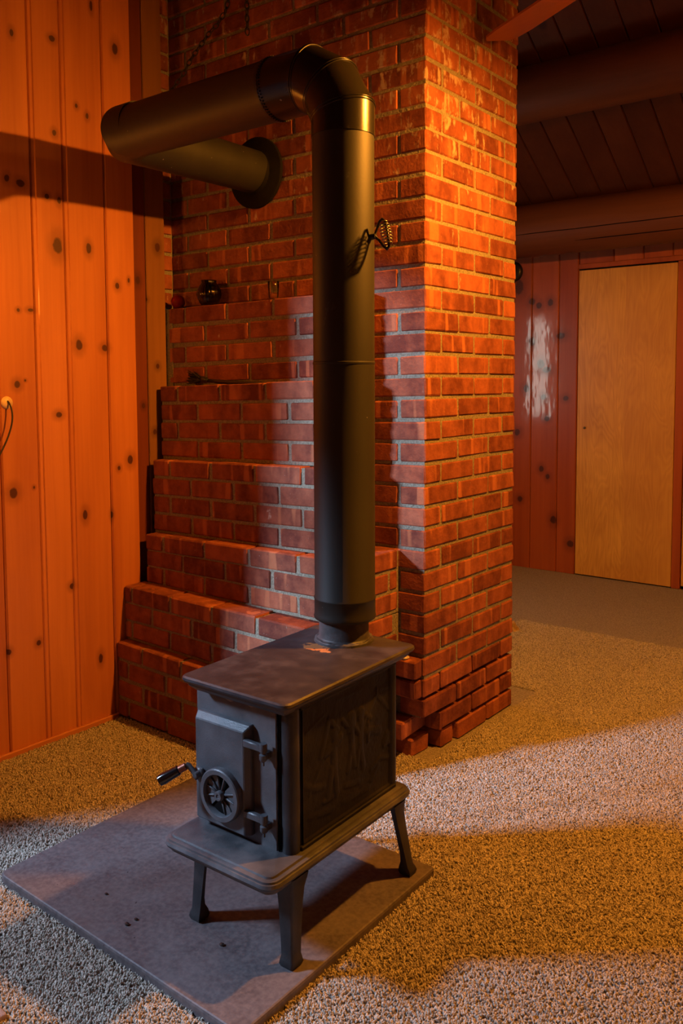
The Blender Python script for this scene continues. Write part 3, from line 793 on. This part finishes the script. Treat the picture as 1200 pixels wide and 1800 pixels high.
# door with bevelled raised face, hinges, draft wheel, latch
dr = empty('door', (0, by0, 0), 0, st); 
b = mb(); x0, x1, z0, z1 = -.150, .010, .240, .484
A = [(x0, z0), (x1, z0), (x1, z1), (x0, z1)]; F = [(x0+.006, z0+.004), (x1-.009, z0+.003), (x1-.009, z1-.013), (x0+.006, z1-.013)]
va = [b.verts.new((x, .004, z)) for x, z in A]; vb = [b.verts.new((x, -.010, z)) for x, z in A]; vc = [b.verts.new((x, -.024, z)) for x, z in F]
for r0, r1 in ((va, vb), (vb, vc)):
    for k in range(4): b.faces.new((r0[k], r0[(k+1) % 4], r1[(k+1) % 4], r1[k]))
b.faces.new(va[::-1]); b.faces.new(vc)
bmesh.ops.bevel(b, geom=b.edges[:], offset=.0018, segments=1, affect='EDGES')
dr_m = bpy.data.meshes.new('door'); bmesh.ops.recalc_face_normals(b, faces=b.faces[:]); b.to_mesh(dr_m); b.free(); dr_m.materials.append(M['iron_door'])
bpy.data.objects.remove(dr); dr = bpy.data.objects.new('door', dr_m); C.objects.link(dr); dr.parent = st; dr.location = (0, by0, 0)
for zz in (.445, .290):
    b = mb(); box(b, .000, .052, -.026, -.014, zz-.004, zz+.012, bev=.0025)
    lathe(b, [(.0, zz+.014), (.0075, zz+.014), (.0085, zz+.011), (.0085, zz-.003), (.005, zz-.005), (.005, zz-.008), (.0088, zz-.010), (.0088, zz-.020), (.006, zz-.024), (.0025, zz-.026), (.0025, zz-.034), (0, zz-.035)], 18, .053, -.018, 0)
    box(b, .048, .059, -.014, .006, zz-.022, zz-.008, bev=.002)
    autosmooth(obj('hinge', b, M['iron_door'], dr), 40)
wc = (-.060, .320)
b = mb(); lathe(b, [(.0445, -.024), (.0445, -.036), (.0465, -.0395), (.056, -.0395), (.0585, -.037), (.0585, -.024)], 56, wc[0], 0, wc[1], 'Y')
# ring is a closed lathe profile: remove the end caps
for f in [f for f in b.faces if len(f.verts) > 8]: b.faces.remove(f)
autosmooth(obj('draft_wheel', b, M['iron_door'], dr), 35)
b = mb()
for s in range(12):     # sunken fan plates between two open wedges
    a0 = R(-75+s*30);
    if s in (4, 5, 10, 11): continue
    vs = [b.verts.new((wc[0]+rr*math.cos(a), yy, wc[1]+rr*math.sin(a))) for yy in (-.029, -.0255) for rr, a in ((.008, a0), (.046, a0), (.046, a0+R(15)), (.046, a0+R(30)), (.008, a0+R(30)))]
    b.faces.new(vs[:5]); b.faces.new(vs[5:][::-1])
    for k in range(5): b.faces.new((vs[k], vs[(k+1) % 5], vs[5+(k+1) % 5], vs[5+k]))
obj('draft_fan', b, M['iron_door'], dr)
b = mb()
lathe(b, [(.046, -.0245), (.046, -.026)], 40, wc[0], 0, wc[1], 'Y'); obj('draft_opening', b, M['dark'], dr)
for s in (0, 1, 2, 5, 6, 7, 8, 3, 9, 4):
    a = R(-75+s*30)+R(0)
    if s == 4: continue
    b = mb(); p0 = Vector((wc[0]+.010*math.cos(a), -.031, wc[1]+.010*math.sin(a))); p1 = Vector((wc[0]+.044*math.cos(a), -.0305, wc[1]+.044*math.sin(a)))
    sweep(b, [p0, p0.lerp(p1, .8), p1], [.0028, .0018, .0008], 8); obj('spoke', b, M['iron_door'], dr, True)
b = mb(); lathe(b, [(.0, -.040), (.004, -.040), (.005, -.042), (.0095, -.042), (.011, -.039), (.011, -.028)], 24, wc[0], 0, wc[1], 'Y'); autosmooth(obj('wheel_hub', b, M['iron_door'], dr), 40)
# latch arm and grip at the left edge of the door
lt = mb(); box(lt, -.140, -.116, -.034, -.024, .338, .362, bev=.003)
lathe(lt, [(.0, -.046), (.006, -.046), (.008, -.042), (.008, -.024)], 16, -.126, 0, .350, 'Y')
sweep(lt, [(-.124, -.040, .348), (-.136, -.042, .358), (-.146, -.044, .367), (-.151, -.048, .369)], [.007, .0062, .0062, .0065], 10)
sweep(lt, [(-.144, -.034, .352), (-.141, -.030, .338), (-.136, -.030, .332)], [.004, .005, .003], 8)
autosmooth(obj('latch', lt, M['iron_door'], dr), 40)
gp = mb(); g0 = Vector((-.149, -.050, .367)); g1 = Vector((-.190, -.086, .338)); dirg = (g1-g0)
sweep(gp, [g0+dirg*t for t in (0, .28)], [.0085, .0085], 18); autosmooth(obj('latch_ferrule', gp, M['copper'], dr), 40)
gp = mb(); sweep(gp, [g0+dirg*t for t in (.26, .3, .6, .92, 1.06, 1.10)], [.0085, .0108, .0115, .0128, .0118, .006], 20); autosmooth(obj('latch_grip', gp, M['grip'], dr), 40)
# flue collar on the top plate
fc = (-.026, .208)
b = mb(); lathe(b, [(.075, .5705), (.074, .575), (.065, .579), (.0625, .583), (.0612, .648)], 48, fc[0], fc[1], 0)
o_ = autosmooth(obj('flue_collar', b, M['collar'], st), 40)
b = mb(); rng = []
for i in range(49):
    a = 2*math.pi*i/48; rng.append((fc[0]+.068*math.cos(a), fc[1]+.068*math.sin(a), .573+.003*noise.noise(Vector((math.cos(a)*4, math.sin(a)*4, 1)))))
sweep(b, rng[:-1], [.006+.003*noise.noise(Vector((i*.8, 0, 0))) for i in range(48)], 8, closed=True); obj('cement_ring', b, M['collar'], st, True)

# ------------------------------------------------------------------ stovepipe
PX, PY, PR = .175, -.64, .0755; PZ = .731
sp = tag(empty('stovepipe', (PX, PY, ZS+.64)), 'black stovepipe rising from the stove and turning twice into the chimney', 'stovepipe')
sp.location = (0, 0, 0)
def part(name, b, mat, ang=40): return autosmooth(obj(name, b, mat, sp), ang)
zb = -.600
b = mb(); lathe(b, [(PR-.010, zb), (PR-.0035, zb), (PR+.001, zb+.003), (PR+.0025, zb+.008), (PR+.0008, zb+.014), (PR+.0008, zb+.050), (PR+.002, zb+.052), (PR+.002, zb+.055), (PR, zb+.058), (PR, .0315)], 64, PX, PY); part('pipe_section', b, M['pipe'])
b = mb(); lathe(b, [(PR-.001, .030), (PR+.0012, .032), (PR+.0012, .036), (PR-.0004, .0375), (PR-.0004, .590)], 64, PX, PY); part('pipe_section', b, M['pipe'])
# upper elbow: four gores with raised seams
Re = .135
def elbow(corner, din, dout, Rr, rad, name, mat, a_ext=.0, b_ext=.0, ngore=4, beads=True):
    corner = Vector(corner); din = Vector(din).normalized(); dout = Vector(dout).normalized()
    ang = math.acos(max(-1, min(1, din.dot(dout)))); T = Rr*math.tan(ang/2)
    p0 = corner-din*T; p1 = corner+dout*T; ax = din.cross(dout).normalized()
    nrm = ax.cross(din).normalized(); cen = p0+nrm*Rr
    steps_ = ngore-1; pts = [p0-din*a_ext] if a_ext else []
    pts.append(p0); rr = Rr/math.cos(ang/steps_/2)
    for i in range(steps_):
        a = ang*(i+.5)/steps_
        q = cen + Matrix.Rotation(a, 3, ax) @ (-nrm*rr); pts.append(q)
    pts.append(p1)
    if b_ext: pts.append(p1+dout*b_ext)
    bb = mb(); sweep(bb, pts, rad, 56); ob = part(name, bb, mat, 12)
    for i in range(1, len(pts)-1) if beads else ():
        if (pts[i]-pts[i-1]).length < 1e-6: continue
        d0 = (pts[i]-pts[i-1]).normalized(); d1_ = (pts[i+1]-pts[i]).normalized(); t = (d0+d1_).normalized()
        if d0.dot(d1_) > .999: continue
        for off, rr_ in ((-.0035, .0017), (.0035, .0017)):
            sb = mb(); a, b_ = frame_at(t); c_ = 1/max(.5, d0.dot(t)); ringp = []
            fr_a = ax; fr_b = t.cross(ax).normalized()
            for k in range(56):
                th = 2*math.pi*k/56
                ringp.append(pts[i]+t*off+fr_a*math.cos(th)*rad+fr_b*math.sin(th)*rad*c_)
            sweep(sb, ringp, rr_, 6, closed=True); so = obj('seam_bead', sb, mat, ob, True)
    return pts[0], pts[-1]
elbow((PX, PY, PZ), (0, 0, 1), (-1, 0, 0), Re, PR+.0015, 'elbow', M['pipe_shiny'], a_ext=.022, b_ext=.075)
b = mb(); lathe(b, [(PR+.0022, PZ-Re-.028), (PR+.0022, PZ-Re-.006), (PR+.0035, PZ-Re-.003), (PR+.0022, PZ-Re)], 56, PX, PY)
XLc = -.684
C2 = Vector((XLc, PY, PZ+.004)); FL = Vector((-.722, -.012, .745)); dout = (FL-C2).normalized()
b.free()
b = mb(); xs = PX-Re-.078
lathe(b, [(PR+.003, -.002), (PR+.003, .010), (PR, .014), (PR, xs-XLc-.05)], 56, 0, 0, 0, 'X')
for v in b.verts: v.co = Vector((xs-v.co.x, PY+v.co.y, PZ+v.co.z))
hp = part('pipe_section', b, M['pipe'])
cb = mb()     # crimp marks round the lap
for i in range(60):
    a = 2*math.pi*i/60; box(cb, xs+.002, xs+.010, -.0016, .0016, -.0008, .0018)
    for v in cb.verts[-8:]: v.co = Matrix.Rotation(a, 3, 'X') @ (v.co+Vector((0, 0, PR+.0026)))+Vector((0, PY, PZ))
obj('crimp_marks', cb, M['pipe_shiny'], hp)
p_a, p_b = elbow(C2, (-1, 0, 0), dout, .085, PR+.0008, 'elbow', M['pipe'], a_ext=.02, b_ext=.02, ngore=3, beads=False)
b = mb(); sweep(b, [p_b-dout*.03, FL+dout*.01], PR, 56); part('pipe_section', b, M['pipe'])
b = mb(); lathe(b, [(.0765, -.030), (.0775, -.014), (.080, -.012), (.122, -.010), (.126, -.007), (.126, .004)], 56, -.722, -.006, .742, 'Y'); part('wall_flange', b, plain('flange_black', (.008, .007, .006), .75, .15))
# damper handle with coil grip
dh = empty('damper_handle', (0, 0, 0), 0, sp)
b = mb(); sweep(b, [(PX+.055, PY+.006, .330), (PX+.088, PY+.012, .333)], [.0085, .0070], 14); part_ = autosmooth(obj('damper_spindle', b, M['black'], dh), 40)
b = mb(); hx = PX+.086; hy = PY+.012
loop = [(hx-.002, hy, .334), (hx+.006, hy, .350), (hx+.013, hy, .366), (hx+.021, hy, .3705), (hx+.029, hy, .364), (hx+.036, hy-.002, .345), (hx+.042, hy-.004, .322), (hx+.044, hy-.004, .306), (hx+.037, hy-.003, .299), (hx+.026, hy-.002, .307), (hx+.012, hy, .322)]
sweep(b, loop, .0032, 10, closed=True); obj('damper_loop', b, M['black'], dh, True)
b = mb(); pts = []
a_, c_ = Vector((hx+.026, hy-.001, .364)), Vector((hx+.043, hy-.004, .306)); dd = (c_-a_); fa, fb = frame_at(dd)
for i in range(8*14+1):
    t = i/(8*14); th = t*8*2*math.pi; rad = .0075+.006*math.sin(math.pi*t)
    pts.append(a_+dd*t+fa*math.cos(th)*rad+fb*math.sin(th)*rad)
sweep(b, pts, .0013, 6); obj('coil_grip', b, M['spring'], dh, True)

# ------------------------------------------------------------------ things on the ledges
LZ1 = 4*CH
def ledge_z(x): return LZ1+tilt(LZ1)*(-x/1.1)
vx, vy = -.925, -.056
b = mb()
wob = lambda th, h: 1+.022*math.cos(24*th)
pr = [(.0, .002), (.034, .002), (.043, .012), (.054, .032), (.0575, .047), (.054, .066), (.044, .082), (.036, .090), (.0335, .097), (.036, .103), (.033, .103), (.030, .096), (.033, .088), (.041, .079), (.050, .064), (.053, .047), (.049, .030), (.038, .012), (.0, .008)]
lathe(b, pr, 96, 0, 0, 0, wob=wob)
vs_ = tag(obj('vase', b, M['vase'], None, True), 'dark ribbed glass vase on the top brick ledge beside the red ball', 'vase'); vs_.location = (vx, vy, ledge_z(vx)); vs_.scale = (.80, .80, .92)
b = mb(); bmesh.ops.create_uvsphere(b, u_segments=32, v_segments=20, radius=.027)
ba = tag(obj('ball', b, M['ball'], None, True), 'small red rubber ball in the left corner of the top brick ledge', 'ball'); ba.location = (-1.105, -.052, ledge_z(-1.105)+.0275)
gx = -.600
gl = tag(empty('candle_glass', (gx, -.052, ledge_z(gx)+.001)), 'small clear glass candle holder on the top brick ledge by the stovepipe', 'candle holder')
b = mb(); lathe(b, [(.0, 0), (.017, 0), (.0195, .002), (.0245, .070), (.0238, .071), (.0225, .070), (.018, .007), (0, .006)], 40); obj('glass_cup', b, M['glass'], gl, True)
b = mb(); lathe(b, [(.0, .0065), (.0165, .0065), (.0178, .020), (.0165, .022), (0, .021)], 28); obj('candle', b, M['wax'], gl, True)
b = mb(); sweep(b, [(0, 0, .021), (.001, 0, .027), (.002, .001, .031)], .0007, 6); obj('wick', b, M['dark'], gl)
gl.scale = (.84, .84, .9)
# hearth brush on the second ledge
bz = tilt(0)*(.9/1.1)+.0
br = tag(empty('hearth_brush', (-.955, -.108, bz+.0015)), 'black hearth brush lying on the second brick ledge', 'brush')
b = mb()
for i in range(170):
    y0 = random.uniform(-.020, .020); z0 = random.uniform(.012, .03); sp_ = random.uniform(.5, 1.25)
    e = Vector((-.008+random.uniform(-.006, .006), y0*1.6*sp_, max(.003, .026+(z0-.021)*3.0*sp_)))
    sweep(b, [(.045, y0*.35, .020+(z0-.021)*.35), e], [.0016, .0010], 4, caps=True)
obj('bristles', b, M['bristle'], br)
b = mb(); sweep(b, [(.035, 0, .022), (.05, 0, .021), (.06, 0, .019), (.075, 0, .0165)], [.011, .011, .009, .006], 14); obj('ferrule', b, M['black'], br, True)
b = mb(); sweep(b, [(.072, 0, .0168), (.12, 0, .0135), (.20, 0, .009), (.28, 0, .0065), (.345, 0, .006), (.352, 0, .006)], [.0052, .0062, .0068, .0055, .0045, .002], 14); obj('handle', b, M['black'], br, True)

# chains hanging in front of the upper brickwork
link_me = None
def chain(pts, label):
    global link_me
    root = tag(empty('hanging_chain', pts[0]), label, 'chain')
    P = [Vector(p) for p in pts]; step = .0215; i = 0; pos = P[0].copy(); k = 0; seg_i = 0; acc = 0
    for a, c in zip(P, P[1:]):
        L = (c-a).length; d = (c-a).normalized(); s = acc
        while s < L:
            q = a+d*s
            if link_me is None:
                bb = mb(); ring = []
                for j in range(20):
                    t = 2*math.pi*j/20; ring.append((.0075*math.cos(t), 0, .0135*math.sin(t)))
                sweep(bb, ring, .0022, 8, closed=True)
                o = obj('link', bb, M['black'], root, True); link_me = o.data
            else: o = obj('link', link_me, None, root)
            o.location = q-P[0]
            o.rotation_euler = (d.to_track_quat('Z', 'Y') @ Euler((0, 0, (R(90) if k % 2 else 0)+R(20))).to_quaternion()).to_euler()
            k += 1; s += step
        acc = s-L
    return root
CH1 = [(-.70, -.10, 1.95), (-.715, -.10, 1.60), (-.737, -.10, 1.36), (-.773, -.10, 1.292), (-.814, -.10, 1.258), (-.849, -.10, 1.243), (-.91, -.10, 1.202), (-.957, -.10, 1.169), (-.998, -.10, 1.127), (-1.059, -.10, 1.085), (-1.10, -.10, 1.03)]
chain(CH1, 'black chain sagging down to the left in front of the dark upper bricks')
chain([(-.667, -.10, 1.95), (-.667, -.10, 1.195)], 'short black chain hanging straight down above the horizontal stovepipe')

# cable plate on the left wall with its cord
cp = tag(empty('cable_outlet', (WX, -.79, -.075)), 'round ivory cable plate with black cord on the pine wall', 'cable outlet')
b = mb(); lathe(b, [(.0, .009), (.006, .009), (.016, .007), (.020, .003), (.021, .0005), (.021, .0)], 32, 0, 0, 0, 'X'); obj('cover_plate', b, M['plate'], cp, True)
b = mb(); pts = []
for i in range(25):
    t = i/24; pts.append((.008+.022*math.sin(min(1, t*3)*math.pi/2), -.002+.020*math.sin(t*3.0)-.16*t*t, .006-.30*t**1.25))
sweep(b, pts, .0028, 8); obj('cord', b, M['cord'], cp, True)

# dark round hanging and scrap of cloth glimpsed past the chimney
wp = mb(); lathe(wp, [(.0, -.022), (.05, -.020), (.062, -.012), (.066, 0)], 32, 0, 0, 0, 'Y')
o = tag(obj('wall_plaque', wp, M['black'], None, True), 'dark round plaque on the far wall half hidden by the chimney', 'plaque'); o.location = (-1.155, YB-.001, .70)
b = mb(); bmesh.ops.create_icosphere(b, subdivisions=3, radius=1)
for v in b.verts:
    s = 1+.45*noise.noise(v.co*1.7)+.2*noise.noise(v.co*4)
    h_ = max(0, v.co.z)
    v.co = Vector((v.co.x*.075*s*(1-.6*h_), v.co.y*.05*s*(1-.5*h_), max(0, v.co.z)*.085*s))
o = tag(obj('crumpled_cloth', b, M['cloth']), 'small crumpled tan cloth on the carpet behind the chimney foot', 'cloth'); o.location = (-.452, 1.50, FZ+.001); o.scale = (.62, .62, .62)
# rug corner at lower left of the picture
b = mb(); box(b, -.35, .0, -.5, .0, 0, .016, bev=.004, seg=2)
o = tag(obj('patterned_rug', b, M['rug']), 'corner of a dark red patterned rug on carpet nearest the camera', 'rug', kind='thing'); o.location = (-.02, -1.462, FZ+.001); o.rotation_euler = (0, 0, R(-6))

# ------------------------------------------------------------------ ceiling fan (one blade reaches into the picture)
HUB = Vector((.92, -.12, 1.13))
fan = tag(empty('ceiling_fan', HUB), 'reddish wooden fan blade reaching in at the top right', 'ceiling fan')
base_a = math.atan2(.355+.12, .055-.92)
for i in range(5):
    a = base_a+2*math.pi*i/5; b = mb(); prof = []
    L0, L1 = .17, .985
    top_ = [(L0, .035), (L0+.1, .058), (L1-.10, .072), (L1-.03, .066), (L1, .045)]
    out = [(u_, v_) for u_, v_ in top_] + [(u_, -v_*.95) for u_, v_ in reversed(top_)]
    lo = [b.verts.new((u_, v_, -.003)) for u_, v_ in out]; hi = [b.verts.new((u_, v_, .004)) for u_, v_ in out]
    b.faces.new(lo[::-1]); b.faces.new(hi); n = len(out)
    for k in range(n): b.faces.new((lo[k], lo[(k+1) % n], hi[(k+1) % n], hi[k]))
    o = obj('blade', b, M['blade'], fan); o.rotation_euler = Euler((R(11), 0, 0)).to_matrix().to_euler(); 
    o.matrix_local = Matrix.Rotation(a, 4, 'Z') @ Matrix.Rotation(R(-10), 4, 'X')
    ib = mb(); box(ib, .07, .20, -.014, .014, -.008, -.002, bev=.002); q = obj('blade_iron', ib, M['brass'], o)
b = mb(); lathe(b, [(.0, -.045), (.05, -.045), (.085, -.03), (.095, .0), (.085, .05), (.03, .075), (.0, .078)], 40); obj('motor', b, M['brass'], fan, True)
b = mb(); lathe(b, [(.012, .07), (.012, ceil_z(.07)-HUB.z-.02)], 16); obj('down_rod', b, M['brass'], fan, True)
b = mb(); lathe(b, [(.0, -.115), (.03, -.12), (.04, -.10), (.045, -.045), (.0, -.045)], 28); obj('light_fitting', b, M['brass'], fan, True)
b = mb(); bmesh.ops.create_uvsphere(b, u_segments=20, v_segments=14, radius=.030)
o = obj('bulb', b, M['bulb'], fan, True); o.location = LAMP-HUB+Vector((0, 0, .068))
b = mb(); lathe(b, [(.034, -.118), (.050, -.13), (.085, -.185), (.100, -.222), (.102, -.222), (.087, -.183), (.052, -.128), (.034, -.115)], 36); obj('lamp_shade', b, M['shade'], fan, True)
